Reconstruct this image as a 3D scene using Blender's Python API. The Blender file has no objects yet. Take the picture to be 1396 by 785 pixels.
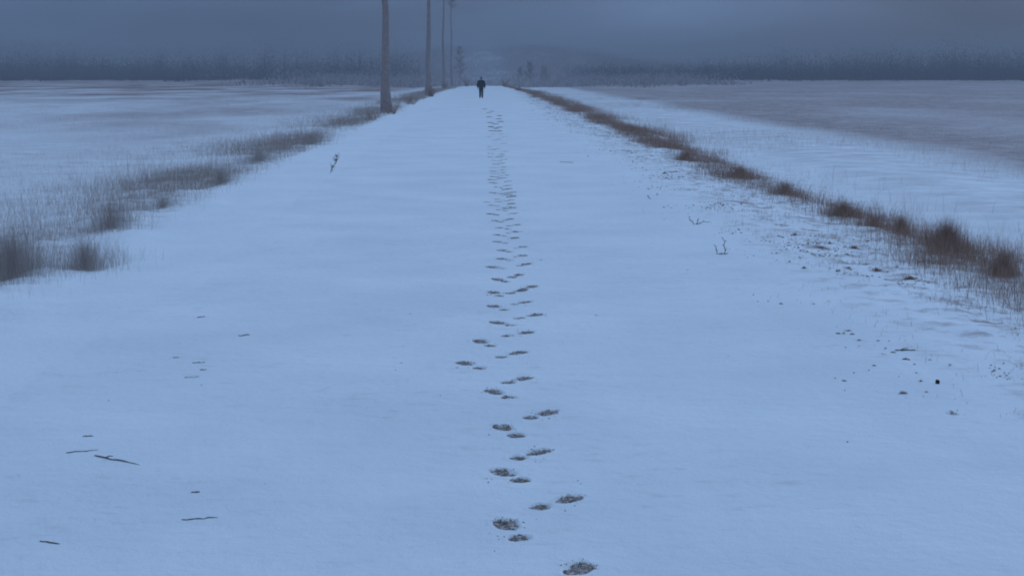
import bpy, bmesh, math, random
import numpy as np
from mathutils import Vector, Matrix

# ------------------------------------------------------------------ camera
scn = bpy.context.scene
COL = scn.collection
CAM_H = 2.1
F = 2300.0                      # focal length in photo pixels (1396 wide)
PITCH = math.atan((392.5 - 100.0) / F)
YAW = math.atan(40.0 * math.cos(PITCH) / F)
cam_d = bpy.data.cameras.new('camera')
cam = bpy.data.objects.new('camera', cam_d)
COL.objects.link(cam)
cam_d.sensor_width = 36.0
cam_d.lens = 36.0 * F / 1396.0
cam_d.clip_start = 0.1
cam_d.clip_end = 6000.0
cam.location = (0, 0, CAM_H)
cam.rotation_euler = (math.pi / 2 - PITCH, 0, -YAW)
scn.camera = cam
CAM_M = cam.rotation_euler.to_matrix()

def ground_at(px, py, z=0.0):
    """A pixel of the photograph to the point of the level z it shows."""
    d = CAM_M @ Vector(((px - 698.0) / F, -(py - 392.5) / F, -1.0))
    t = (z - CAM_H) / d.z
    return Vector((d.x * t, d.y * t, z))

# ------------------------------------------------------------------ sky, sun, exposure
world = bpy.data.worlds.new('World')
scn.world = world
world.use_nodes = True
SUN_EL, SUN_AZ = math.radians(24), math.radians(-35)

def build_world():
    nt = world.node_tree
    nt.nodes.clear()
    N = nt.nodes.new
    L = nt.links.new
    out = N('ShaderNodeOutputWorld')
    sky = N('ShaderNodeTexSky'); sky.sky_type = 'NISHITA'; sky.sun_disc = False
    sky.sun_elevation = SUN_EL; sky.sun_rotation = -SUN_AZ
    bg_sky = N('ShaderNodeBackground'); bg_sky.inputs['Strength'].default_value = 0.05
    L(sky.outputs[0], bg_sky.inputs['Color'])
    tc = N('ShaderNodeTexCoord')
    sep = N('ShaderNodeSeparateXYZ'); L(tc.outputs['Generated'], sep.inputs[0])
    # cloud deck: dark near the horizon, bright overhead
    ramp = N('ShaderNodeValToRGB'); L(sep.outputs['Z'], ramp.inputs[0])
    e = ramp.color_ramp.elements
    e[0].position = 0.0;  e[0].color = (0.052, 0.096, 0.190, 1)
    e[1].position = 1.0;  e[1].color = (0.335, 0.508, 0.815, 1)
    for p, c in ((0.035, (0.062, 0.112, 0.220, 1)), (0.16, (0.15, 0.24, 0.40, 1)), (0.45, (0.252, 0.395, 0.655, 1))):
        k = e.new(p); k.color = c
    mp = N('ShaderNodeMapping'); mp.inputs['Scale'].default_value = (6, 6, 30)
    L(tc.outputs['Generated'], mp.inputs[0])
    nz = N('ShaderNodeTexNoise'); nz.inputs['Scale'].default_value = 1.0
    nz.inputs['Detail'].default_value = 3.0; nz.inputs['Roughness'].default_value = 0.45
    L(mp.outputs[0], nz.inputs['Vector'])
    mr = N('ShaderNodeMapRange'); L(nz.outputs[0], mr.inputs[0])
    mr.inputs[1].default_value = 0.3; mr.inputs[2].default_value = 0.7
    mr.inputs[3].default_value = 0.55; mr.inputs[4].default_value = 1.4
    # a lighter break in the deck, low to the right of the road
    def gauss(sock, c, w):
        a = N('ShaderNodeMath'); a.operation = 'SUBTRACT'; L(sock, a.inputs[0]); a.inputs[1].default_value = c
        b = N('ShaderNodeMath'); b.operation = 'DIVIDE'; L(a.outputs[0], b.inputs[0]); b.inputs[1].default_value = w
        d = N('ShaderNodeMath'); d.operation = 'MULTIPLY'; L(b.outputs[0], d.inputs[0]); L(b.outputs[0], d.inputs[1])
        return d.outputs[0]
    g1 = gauss(sep.outputs['X'], 0.105, 0.075); g2 = gauss(sep.outputs['Z'], 0.030, 0.017)
    ad = N('ShaderNodeMath'); ad.operation = 'ADD'; L(g1, ad.inputs[0]); L(g2, ad.inputs[1])
    ng = N('ShaderNodeMath'); ng.operation = 'MULTIPLY'; L(ad.outputs[0], ng.inputs[0]); ng.inputs[1].default_value = -1
    ex = N('ShaderNodeMath'); ex.operation = 'EXPONENT'; L(ng.outputs[0], ex.inputs[0])
    ex2 = N('ShaderNodeMath'); ex2.operation = 'MULTIPLY_ADD'; L(ex.outputs[0], ex2.inputs[0])
    ex2.inputs[1].default_value = 1.3; L(mr.outputs[0], ex2.inputs[2])
    mul = N('ShaderNodeVectorMath'); mul.operation = 'SCALE'
    L(ramp.outputs[0], mul.inputs[0]); L(ex2.outputs[0], mul.inputs['Scale'])
    bg_cl = N('ShaderNodeBackground'); bg_cl.inputs['Strength'].default_value = 1.0
    L(mul.outputs[0], bg_cl.inputs['Color'])
    mix = N('ShaderNodeMixShader'); mix.inputs[0].default_value = 0.93
    L(bg_sky.outputs[0], mix.inputs[1]); L(bg_cl.outputs[0], mix.inputs[2])
    L(mix.outputs[0], out.inputs['Surface'])
build_world()

sun_d = bpy.data.lights.new('sun', 'SUN')
sun_d.energy = 0.9
sun_d.angle = math.radians(16)
sun_d.color = (0.44, 0.65, 1.0)           # dusk light through thick cloud, camera balanced to blue
sun = bpy.data.objects.new('sun', sun_d)
COL.objects.link(sun)
sun.rotation_euler = (math.pi / 2 - SUN_EL, 0, SUN_AZ + math.pi)   # from ahead, a little to one side

vs = scn.view_settings
vs.view_transform = 'Standard'; vs.look = 'None'; vs.exposure = 0.04; vs.gamma = 1.0
vs.use_curve_mapping = False
scn.cycles.use_denoising = True
scn.cycles.filter_width = 1.9
scn.cycles.volume_bounces = 1
scn.cycles.max_bounces = 6

# ------------------------------------------------------------------ helpers
def vnoise(x, y, seed=0):
    xi = np.floor(x).astype(np.int64); yi = np.floor(y).astype(np.int64)
    fx = x - xi; fy = y - yi
    def h(a, b):
        n = (a * 374761393 + b * 668265263 + seed * 2147483647) & 0x7fffffff
        n = ((n ^ (n >> 13)) * 1274126177) & 0x7fffffff
        return ((n ^ (n >> 16)) & 0xffff) / 65535.0
    u = fx * fx * (3 - 2 * fx); v = fy * fy * (3 - 2 * fy)
    return (h(xi, yi) * (1 - u) + h(xi + 1, yi) * u) * (1 - v) + (h(xi, yi + 1) * (1 - u) + h(xi + 1, yi + 1) * u) * v

def fbm(x, y, seed=0, octs=3):
    s = 0; a = 1.0; t = 0
    for k in range(octs):
        s = s + a * vnoise(x * 2 ** k, y * 2 ** k, seed + k * 17); t += a; a *= 0.5
    return s / t

def sstep(a, b, x):
    t = np.clip((x - a) / (b - a), 0, 1)
    return t * t * (3 - 2 * t)

def link(o, parent=None):
    COL.objects.link(o)
    if parent: o.parent = parent
    return o

def mesh_np(name, verts, faces, mat, parent=None, smooth=False):
    """verts Nx3, faces MxK (K the same for all): one mesh object."""
    me = bpy.data.meshes.new(name)
    verts = np.asarray(verts, dtype=np.float32); faces = np.asarray(faces, dtype=np.int32)
    k = faces.shape[1]
    me.vertices.add(len(verts)); me.vertices.foreach_set('co', verts.ravel())
    me.loops.add(faces.size); me.loops.foreach_set('vertex_index', faces.ravel())
    me.polygons.add(len(faces))
    me.polygons.foreach_set('loop_start', np.arange(0, faces.size, k, dtype=np.int32))
    me.polygons.foreach_set('loop_total', np.full(len(faces), k, dtype=np.int32))
    if smooth: me.polygons.foreach_set('use_smooth', np.ones(len(faces), dtype=bool))
    me.update(calc_edges=True); me.validate()
    me.materials.append(mat)
    return link(bpy.data.objects.new(name, me), parent)

def thing(name, label, cat, loc=(0, 0, 0), rotz=0, group=None):
    o = bpy.data.objects.new(name, None)
    COL.objects.link(o)
    o.empty_display_size = 0.2
    o.location = loc; o.rotation_euler = (0, 0, rotz)
    return tag(o, label, cat, group)

def tag(o, label=None, cat=None, group=None, kind=None):
    if label: o['label'] = label
    if cat: o['category'] = cat
    if group: o['group'] = group
    if kind: o['kind'] = kind
    return o

class MB:
    """collects tubes and blades as triangles"""
    def __init__(self): self.v = []; self.f = []; self.n = 0
    def add(self, v, f):
        self.v.append(np.asarray(v, float)); self.f.append(np.asarray(f, int) + self.n); self.n += len(v)
    def tube(self, pts, rad, seg=6):
        pts = [Vector(p) for p in pts]; V = []; Fc = []
        for i, p in enumerate(pts):
            d = (pts[min(i + 1, len(pts) - 1)] - pts[max(i - 1, 0)]).normalized()
            a = d.cross(Vector((0.31, 0.17, 0.93)) if abs(d.z) < 0.9 else Vector((1, 0.1, 0))).normalized(); b = d.cross(a)
            for k in range(seg):
                t = 2 * math.pi * k / seg
                V.append(p + (a * math.cos(t) + b * math.sin(t)) * rad[i])
        for i in range(len(pts) - 1):
            for k in range(seg):
                q = i * seg + k; r = i * seg + (k + 1) % seg
                Fc += [(q, r, r + seg), (q, r + seg, q + seg)]
        V.append(pts[0]); V.append(pts[-1]); c0 = len(V) - 2; c1 = c0 + 1; e = (len(pts) - 1) * seg
        for k in range(seg):
            Fc.append((c0, (k + 1) % seg, k)); Fc.append((c1, e + k, e + (k + 1) % seg))
        self.add([tuple(q) for q in V], Fc)
    def build(self, name, mat, parent=None, smooth=False):
        return mesh_np(name, np.concatenate(self.v), np.concatenate(self.f), mat, parent, smooth)

def blade_arrays(x, y, z, h, w, lean, rng, drop=0.0):
    """thin bent blades; all inputs arrays of n"""
    n = len(x)
    phi = rng.uniform(0, 2 * np.pi, n); th = rng.uniform(0, 2 * np.pi, n)
    sx, sy = np.cos(phi) * w / 2, np.sin(phi) * w / 2
    lx, ly = np.cos(th) * lean * h, np.sin(th) * lean * h
    V = np.zeros((n, 5, 3))
    for k, (s, u, q) in enumerate(((-1, 0, 0), (1, 0, 0), (-.75, .55, .3), (.75, .55, .3))):
        V[:, k, 0] = x + s * sx + q * lx; V[:, k, 1] = y + s * sy + q * ly; V[:, k, 2] = z + u * h
    V[:, 4, 0] = x + lx; V[:, 4, 1] = y + ly; V[:, 4, 2] = z + h * (1 - 0.35 * lean - drop)
    V[:, :2, 2] -= 0.03
    i = np.arange(n)[:, None] * 5
    f = np.concatenate([i + np.array([[0, 1, 3]]), i + np.array([[0, 3, 2]]), i + np.array([[2, 3, 4]])])
    return V.reshape(-1, 3), f

# ------------------------------------------------------------------ materials
def new_mat(name):
    m = bpy.data.materials.new(name); m.use_nodes = True
    nt = m.node_tree
    return m, nt, nt.nodes['Principled BSDF'], nt.nodes.new, nt.links.new

def noise(N, L, vec, scale, detail=3, rough=0.5):
    n = N('ShaderNodeTexNoise'); n.inputs['Scale'].default_value = scale
    n.inputs['Detail'].default_value = detail; n.inputs['Roughness'].default_value = rough
    L(vec, n.inputs['Vector']); return n.outputs[0]

def remap(N, L, sock, a, b, c=0.0, d=1.0):
    n = N('ShaderNodeMapRange'); L(sock, n.inputs[0])
    for i, v in enumerate((a, b, c, d)): n.inputs[1 + i].default_value = v
    return n.outputs[0]

def mixc(N, L, fac, a, b):
    n = N('ShaderNodeMix'); n.data_type = 'RGBA'
    if hasattr(fac, 'links'): L(fac, n.inputs[0])
    else: n.inputs[0].default_value = fac
    for s, v in ((n.inputs[6], a), (n.inputs[7], b)):
        if hasattr(v, 'links'): L(v, s)
        else: s.default_value = (*v, 1)
    return n.outputs[2]

def mathn(N, L, op, a, b=None):
    n = N('ShaderNodeMath'); n.operation = op
    for s, v in zip(n.inputs, (a, b)):
        if v is None: continue
        if hasattr(v, 'links'): L(v, s)
        else: s.default_value = v
    return n.outputs[0]

def snow_bump(N, L, P, bsdf, amount):
    b1 = N('ShaderNodeBump'); b1.inputs['Strength'].default_value = amount; b1.inputs['Distance'].default_value = 0.02
    L(noise(N, L, P, 9.0, 8, 0.62), b1.inputs['Height'])
    b2 = N('ShaderNodeBump'); b2.inputs['Strength'].default_value = amount * 0.8; b2.inputs['Distance'].default_value = 0.006
    L(noise(N, L, P, 70.0, 4, 0.6), b2.inputs['Height'])
    L(b1.outputs[0], b2.inputs['Normal']); L(b2.outputs[0], bsdf.inputs['Normal'])

def make_snow_road():
    m, nt, b, N, L = new_mat('road_snow')
    P = N('ShaderNodeNewGeometry').outputs['Position']
    sep = N('ShaderNodeSeparateXYZ'); L(P, sep.inputs[0])
    base = mixc(N, L, remap(N, L, noise(N, L, P, 0.55, 4, 0.55), 0.35, 0.7), (0.775, 0.80, 0.825), (0.88, 0.895, 0.905))
    # thin greyer streaks, broken up into patches
    mp = N('ShaderNodeMapping'); mp.inputs['Scale'].default_value = (1.3, 2.4, 1); L(P, mp.inputs[0])
    st = remap(N, L, noise(N, L, mp.outputs[0], 3.2, 7, 0.68), 0.54, 0.72)
    patch = remap(N, L, noise(N, L, P, 0.33, 3, 0.5), 0.40, 0.60)
    base = mixc(N, L, mathn(N, L, 'MULTIPLY', mathn(N, L, 'MULTIPLY', st, patch), 0.52), base, (0.52, 0.50, 0.485))
    L(base, b.inputs['Base Color'])
    b.inputs['Roughness'].default_value = 0.75; b.inputs['Specular IOR Level'].default_value = 0.2
    snow_bump(N, L, P, b, 0.95)
    return m

def make_ground():
    """snow over stubble and soil: the cover is broken in the fields"""
    m, nt, b, N, L = new_mat('field_snow')
    P = N('ShaderNodeNewGeometry').outputs['Position']
    sep = N('ShaderNodeSeparateXYZ'); L(P, sep.inputs[0])
    X, Y = sep.outputs['X'], sep.outputs['Y']
    snow = mixc(N, L, remap(N, L, noise(N, L, P, 0.55, 4, 0.55), 0.35, 0.7), (0.81, 0.83, 0.85), (0.87, 0.885, 0.90))
    soil = mixc(N, L, remap(N, L, noise(N, L, P, 0.8, 4), 0.35, 0.65), (0.245, 0.155, 0.142), (0.32, 0.215, 0.198))
    ax = mathn(N, L, 'ABSOLUTE', X)
    field = remap(N, L, ax, 7.5, 11.0)
    mp = N('ShaderNodeMapping'); mp.inputs['Scale'].default_value = (0.10, 0.035, 1); L(P, mp.inputs[0])
    big = noise(N, L, mp.outputs[0], 1.0, 4, 0.55)
    fine = noise(N, L, P, 1.3, 6, 0.65)
    # the field beyond the ditch is mostly bare stubble, the other one still white
    rightness = remap(N, L, X, -2.0, 2.0)
    # strip of untouched snow between the ditch and the stubble
    bare_from = remap(N, L, X, 11.5, 15.0)
    far = remap(N, L, Y, 60.0, 260.0)
    right_cov = mathn(N, L, 'MULTIPLY', bare_from, remap(N, L, big, 0.28, 0.52, 0.70, 1.0))
    left_cov = mathn(N, L, 'MULTIPLY', field, remap(N, L, big, 0.38, 0.62, 0.28, 0.85))  # stubble, raised further to paint in dimming towards the sides
    left_cov = mathn(N, L, 'MULTIPLY', left_cov, mathn(N, L, 'ADD', 0.75, far))
    cov = N('ShaderNodeMix'); cov.data_type = 'FLOAT'
    L(rightness, cov.inputs[0]); L(left_cov, cov.inputs[2]); L(right_cov, cov.inputs[3])
    msk = mathn(N, L, 'MULTIPLY', cov.outputs[0], remap(N, L, fine, 0.25, 0.70, 0.60, 0.98))
    # scuffed verge between carriageway and ditch
    v1 = mathn(N, L, 'MULTIPLY', remap(N, L, X, 3.0, 4.4), remap(N, L, X, 8.0, 6.3))
    v2 = mathn(N, L, 'MULTIPLY', remap(N, L, X, -4.5, -5.2), remap(N, L, X, -7.5, -6.2))
    vg = mathn(N, L, 'MULTIPLY', mathn(N, L, 'MAXIMUM', v1, mathn(N, L, 'MULTIPLY', v2, 0.6)),
               remap(N, L, noise(N, L, P, 2.6, 7, 0.72), 0.49, 0.63))
    msk = mathn(N, L, 'MAXIMUM', msk, mathn(N, L, 'MULTIPLY', vg, 0.8))
    msk = mathn(N, L, 'MAXIMUM', msk, mathn(N, L, 'MULTIPLY', field, remap(N, L, Y, 130.0, 420.0, 0.0, 0.72)))
    strip = mathn(N, L, 'MULTIPLY', remap(N, L, ax, 6.5, 9.0), remap(N, L, noise(N, L, P, 0.9, 6, 0.7), 0.38, 0.66, 0.02, 0.42))  # thin grass cover, partly painted dimming towards the sides of the view
    msk = mathn(N, L, 'MAXIMUM', msk, strip)
    L(mixc(N, L, msk, snow, soil), b.inputs['Base Color'])
    b.inputs['Roughness'].default_value = 0.8; b.inputs['Specular IOR Level'].default_value = 0.2
    snow_bump(N, L, P, b, 0.95)
    return m

def make_simple(name, c1, c2, scale=6.0, rough=0.9, bump=0.0, island=False):
    m, nt, b, N, L = new_mat(name)
    if island:
        g = N('ShaderNodeNewGeometry'); f = g.outputs['Random Per Island']
    else:
        tc = N('ShaderNodeTexCoord'); f = remap(N, L, noise(N, L, tc.outputs['Object'], scale, 5, 0.6), 0.35, 0.65)
        if bump:
            bn = N('ShaderNodeBump'); bn.inputs['Strength'].default_value = bump; bn.inputs['Distance'].default_value = 0.02
            L(noise(N, L, tc.outputs['Object'], scale * 2, 6, 0.65), bn.inputs['Height']); L(bn.outputs[0], b.inputs['Normal'])
    L(mixc(N, L, f, c1, c2), b.inputs['Base Color'])
    b.inputs['Roughness'].default_value = rough; b.inputs['Specular IOR Level'].default_value = 0.15
    return m

def make_trodden():
    """bare gravel and dead grass in a footprint, crumbs of snow left in it"""
    m, nt, b, N, L = new_mat('trodden_ground')
    P = N('ShaderNodeNewGeometry').outputs['Position']
    soil = mixc(N, L, remap(N, L, noise(N, L, P, 45, 5, 0.7), 0.38, 0.62), (0.125, 0.088, 0.072), (0.40, 0.30, 0.245))
    mp = N('ShaderNodeMapping'); mp.inputs['Scale'].default_value = (26, 60, 1); L(P, mp.inputs[0])
    sn = remap(N, L, noise(N, L, mp.outputs[0], 1.0, 5, 0.65), 0.49, 0.60)
    L(mixc(N, L, mathn(N, L, 'MULTIPLY', sn, 0.85), soil, (0.78, 0.80, 0.82)), b.inputs['Base Color'])
    b.inputs['Roughness'].default_value = 0.85; b.inputs['Specular IOR Level'].default_value = 0.2
    bn = N('ShaderNodeBump'); bn.inputs['Strength'].default_value = 0.9; bn.inputs['Distance'].default_value = 0.008
    L(noise(N, L, P, 90, 4, 0.7), bn.inputs['Height']); L(bn.outputs[0], b.inputs['Normal'])
    return m

M_ROAD = make_snow_road(); M_GROUND = make_ground(); M_TROD = make_trodden()
M_GRASS = make_simple('dead_grass_straw', (0.27, 0.205, 0.18), (0.50, 0.40, 0.345), island=True)
M_WEED = make_simple('dry_weed_stalk', (0.20, 0.115, 0.082), (0.46, 0.295, 0.215), island=True)
M_WEED_PALE = make_simple('frosted_weed_stalk', (0.27, 0.215, 0.195), (0.50, 0.42, 0.375), island=True)
M_HEAD = make_simple('seed_head', (0.16, 0.09, 0.065), (0.28, 0.17, 0.12), island=True)
M_BARK = make_simple('tree_bark', (0.27, 0.205, 0.19), (0.36, 0.29, 0.275), 5.0, 0.9, 0.5)
M_TWIG = make_simple('tree_twigs', (0.25, 0.20, 0.19), (0.38, 0.32, 0.31), island=True)
M_STICK = make_simple('wet_stick_bark', (0.055, 0.043, 0.038), (0.15, 0.115, 0.098), 40.0, 0.8, 0.5)
M_CHIP = make_simple('red_bark_chip', (0.045, 0.018, 0.014), (0.10, 0.035, 0.024), 60.0, 0.8, 0.5)
M_DEBRIS = make_simple('verge_debris', (0.10, 0.075, 0.064), (0.34, 0.25, 0.20), island=True)
M_WOODS = make_simple('far_woods', (0.050, 0.048, 0.055), (0.12, 0.10, 0.105), island=True)
M_MIST_WOODS = make_simple('mist_toned_woods', (0.30, 0.255, 0.265), (0.55, 0.50, 0.51), island=True)  # haze painted into the twig colour, so the hill looks paler with distance
HR = np.random.default_rng(77)
M_CLOTH = make_simple('dark_jacket_cloth', (0.010, 0.011, 0.012), (0.022, 0.024, 0.024), 14, 0.9, 0.3)
M_TROUS = make_simple('dark_trouser_cloth', (0.009, 0.011, 0.014), (0.018, 0.021, 0.026), 14, 0.9, 0.3)
M_BOOT = make_simple('black_boot_leather', (0.008, 0.008, 0.008), (0.016, 0.015, 0.014), 20, 0.6, 0.2)
M_SKIN = make_simple('skin', (0.36, 0.22, 0.17), (0.42, 0.27, 0.21), 12, 0.6)
M_GLOVE = M_CLOTH

# ------------------------------------------------------------------ terrain
def height(x, y):
    """level of the land; the road is the flat middle"""
    ax = np.abs(x)
    z = np.where(x > 0, -0.08 * sstep(3.6, 5.2, ax) - 0.22 * sstep(5.3, 7.2, ax) + 0.08 * sstep(7.4, 10.0, ax), -0.22 * sstep(3.8, 10.0, ax))
    # lumpy verges
    v = sstep(3.0, 4.4, ax) * (1 - sstep(6.0, 9.0, ax)) * (1 - sstep(80, 160, y))
    z = z + v * (0.13 * (fbm(x * 1.1, y * 0.9, 3, 3) - 0.5) + 0.10 * (fbm(x * 4.0, y * 3.2, 9, 3) - 0.5))
    fl = sstep(9, 14, ax)
    z = z + fl * 0.30 * (fbm(x * 0.07, y * 0.05, 21, 3) - 0.5) + fl * 0.07 * (fbm(x * 0.9, y * 0.9, 5, 2) - 0.5)
    # the road dips out of sight past 285 m, a low wooded hill rises beyond
    z = z - 0.013 * np.maximum(y - 282, 0) * np.exp(-(x / 26.0) ** 2) * (1 - sstep(380, 520, y))
    z = z - 1.3 * sstep(380, 520, y) * np.exp(-(x / 26.0) ** 2)
    z = z + 17.0 * np.exp(-((x - 10) / 85.0) ** 2 - ((y - 1000) / 230.0) ** 2) * sstep(420, 620, y)
    return z

def axis_lines(fine_half, fine_step, growth, end):
    a = [0.0]; s = fine_step
    while a[-1] < end:
        if a[-1] > fine_half: s *= growth
        a.append(a[-1] + s)
    a = np.array(a); return np.concatenate([-a[:0:-1], a])

def grid_faces(nx, ny):
    i = np.arange((ny - 1) * (nx - 1)); r = i // (nx - 1); c = i % (nx - 1); q = r * nx + c
    return np.stack([q, q + 1, q + 1 + nx, q + nx], 1)

def y_lines(y0, y1, k):
    a = [y0]
    while a[-1] < y1: a.append(a[-1] + max(0.01, k * a[-1]))
    return np.array(a)

ROAD_W = 3.7
def build_ground():
    xs = axis_lines(10.0, 0.11, 1.045, 1400.0)
    ys = np.concatenate([np.linspace(-60, 4.0, 40)[:-1], y_lines(4.0, 1700.0, 0.0095)])
    X, Y = np.meshgrid(xs, ys)
    Z = height(X, Y) - 0.12 * (1 - sstep(2.2, 2.9, np.abs(X))) * (1 - sstep(300, 420, Y)) * sstep(-40, 0, Y)
    o = mesh_np('ground', np.stack([X, Y, Z], -1).reshape(-1, 3), grid_faces(len(xs), len(ys)), M_GROUND, smooth=True)
    tag(o, kind='structure')
build_ground()

# footprints: (sole px, py, heel px, py) in the photo; None = heel too small to read there
PRINTS_L = [(689.6, 714, 704.8, 736), (685.5, 644, 702, 655), (685.5, 584, 698, 595), (672.7, 536, 687, 544), (634, 497, 647, 504),
            (655, 466.6, 663, 472.7), (680, 441), (672.7, 418.7, 683.5, 424), (673, 398, 678, 403.5), (679, 381.5), (672, 365), (684.5, 354),
            (685, 342), (679, 330), (679.4, 320.4), (683, 310.6), (675.4, 301), (670, 292.7), (681, 287), (679.4, 274.5), (686, 264)]
PRINTS_R = [(789, 775, 772, 793), (772, 680, 747, 693), (733, 617, 716.6, 624.7), (744.6, 563, 729, 570.6), (711.5, 518, 700, 523), (706, 482, 684.5, 491),
            (715, 455, 696, 460), (728.4, 430, 715, 435), (715, 411.6, 705, 415), (724, 390.6), (708, 395.7), (706.5, 376), (717, 361),
            (710.5, 349), (711.5, 336.6), (700.7, 324), (701, 316), (703, 306.6), (694.6, 299), (699, 291.4), (698, 284), (697, 278), (698.7, 266.7)]
FAR_R = [(300, 580), (300, 560), (310, 540), (310, 518), (287, 483), (290, 462), (270, 428), (255, 366), (240, 352), (245, 330),
         (250, 315), (235, 285), (238, 235), (220, 155), (225, 180), (185, 95)]
FAR_L = [(190, 637), (175, 570), (235, 555), (225, 492), (200, 470), (205, 438), (200, 408), (213, 371), (185, 330), (195, 290), (185, 275),
         (180, 222), (190, 170), (160, 75)]
far_px = lambda u, v: (620 + u / 3.925, 130 + v / 3.925)
FR = random.Random(4)
FAR_R += [(262 + 0.062 * (v - 300) + FR.uniform(-16, 16), v) for v in (112, 128, 143, 172, 192, 207, 222, 258, 300, 322, 343, 385, 400, 415, 445, 500, 530, 600)]
FAR_L += [(198 + 0.04 * (v - 300) + FR.uniform(-12, 12), v) for v in (88, 118, 150, 192, 208, 240, 258, 312, 350, 390, 422, 454, 520, 590)]
PRINTS_R += [far_px(*p) for p in FAR_R]; PRINTS_L += [far_px(*p) for p in FAR_L]

def print_pose(p, side):
    s = ground_at(p[0], p[1])
    if len(p) == 4:
        h = ground_at(p[2], p[3]); d = s - h
        a = max(-0.75, min(0.75, 1.5 * math.atan2(d.x, d.y))); dist = min(max(d.length, 0.17), 0.24)
    else:
        a = math.radians(27 * side + random.Random(int(p[0] * 97 + p[1] * 31)).uniform(-6, 6)); dist = 0.18
    return s, a, dist

SOLE = (0.062, 0.102); HEEL = (0.055, 0.056)          # half width, half length
POSES = [(print_pose(p, -1), -1, p) for p in PRINTS_L] + [(print_pose(p, 1), 1, p) for p in PRINTS_R]
POSES.sort(key=lambda q: q[0][0].y)

def pit(X, Y, Z):
    for (s, a, dist), side, p in POSES:
        if s.y > 60: continue
        c, sn = math.cos(a), math.sin(a)
        y0, y1 = np.searchsorted(Y[:, 0], (s.y - 0.6, s.y + 0.45))
        sl = slice(y0, y1)
        dx = X[sl] - s.x; dy = Y[sl] - s.y
        lx = dx * c - dy * sn; ly = dx * sn + dy * c
        rim = fbm(X[sl] * 18, Y[sl] * 18, 13, 2)
        wob = 0.22 * (fbm(X[sl] * 26, Y[sl] * 26, 7, 2) - 0.5)
        for (w, l), off in ((SOLE, 0.0), (HEEL, -dist)):
            r = ((np.abs(lx) / w) ** 2.4 + (np.abs(ly - off) / l) ** 2.4) ** (1 / 2.4) + wob
            Z[sl] += -0.016 * (1 - sstep(0.80, 1.02, r)) + 0.018 * np.clip(rim - 0.42, 0, 1) * np.exp(-((r - 1.25) / 0.16) ** 2)
    return Z

def build_road():
    a = [-ROAD_W]
    while a[-1] < ROAD_W:
        a.append(a[-1] + (0.0095 if -0.35 < a[-1] < 0.75 else 0.06))
    xs = np.array(a)
    ys = np.concatenate([np.linspace(-50, 5.6, 60)[:-1], y_lines(5.6, 330.0, 0.0016)])
    X, Y = np.meshgrid(xs, ys)
    Z = height(X, Y) + 0.004 + 0.034 * (fbm(X * 0.9, Y * 0.5, 40, 3) - 0.5) * (1 - sstep(2.6, 3.4, np.abs(X))) \
        + 0.014 * (fbm(X * 3, Y * 5, 50, 4) - 0.5)
    edge = 3.45 + 0.35 * (fbm(Y * 0.35, Y * 0 + 3.3, 60, 3) - 0.5)
    Z -= 0.035 * sstep(0, 0.6, np.abs(X) - edge + 0.45)
    Z = pit(X, Y, Z)
    o = mesh_np('road', np.stack([X, Y, Z], -1).reshape(-1, 3), grid_faces(len(xs), len(ys)), M_ROAD, smooth=True)
    tag(o, kind='structure')
    return xs, ys, Z
RX, RY, RZ = build_road()

def road_z(x, y):
    i = min(max(np.searchsorted(RY, y), 1), len(RY) - 1); j = min(max(np.searchsorted(RX, x), 1), len(RX) - 1)
    return float(RZ[i - 1:i + 1, j - 1:j + 1].mean())

def surf(x, y):
    g = float(height(np.array([x]), np.array([y]))[0])
    if abs(x) < 2.8 and y < 325: return road_z(x, y)
    return max(g, road_z(x, y)) if abs(x) < ROAD_W and y < 325 else g

# ------------------------------------------------------------------ footprints
def print_mesh(name, w, l, seed, rough, parent):
    """an irregular patch of bare ground: rings out to a ragged outline"""
    rng = np.random.default_rng(seed); nr, ns = 9, 44
    V = [(0, 0, 0)]; Fc = []; ph = rng.uniform(0, 6.28, 4)
    t = np.arange(ns) * 2 * np.pi / ns
    rag = 1 + 0.42 * rng.standard_normal(ns); rag = 0.5 * rag + 0.25 * np.roll(rag, 1) + 0.25 * np.roll(rag, -1)
    rag = rag + 0.16 * np.sin(2 * t + ph[0]) + 0.14 * np.sin(3 * t + ph[1]) + 0.10 * np.sin(5 * t + ph[2])
    for r in range(1, nr + 1):
        q = r / nr
        e = (np.abs(np.cos(t)) ** 2.4 + np.abs(np.sin(t)) ** 2.4) ** (-1 / 2.4)
        R = q * e * (1 + (rag - 1) * q)
        z = rng.normal(0, rough, ns) - 0.006 * (q > 0.95) + 0.004 * np.clip(np.sin(t), 0, 1) * (q > .5) * (q < .95)
        px = R * np.cos(t) * w; py = R * np.sin(t) * l
        if name == 'sole_mark': px = px * (1 + 0.28 * np.sin(t) - 0.10 * np.cos(2 * t))     # broad at the ball, narrow at the arch
        else: py = np.minimum(py, 0.85 * l)                                                  # square front of the heel
        V += list(zip(px, py, z))
    quads = []
    for r in range(nr):
        for k in range(ns):
            if r == 0: Fc.append((0, 1 + k, 1 + (k + 1) % ns))
            else:
                a, b = 1 + (r - 1) * ns + k, 1 + (r - 1) * ns + (k + 1) % ns
                Fc += [(a, a + ns, b + ns), (a, b + ns, b)]
    return mesh_np(name, V, Fc, M_TROD, parent, smooth=True)

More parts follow.
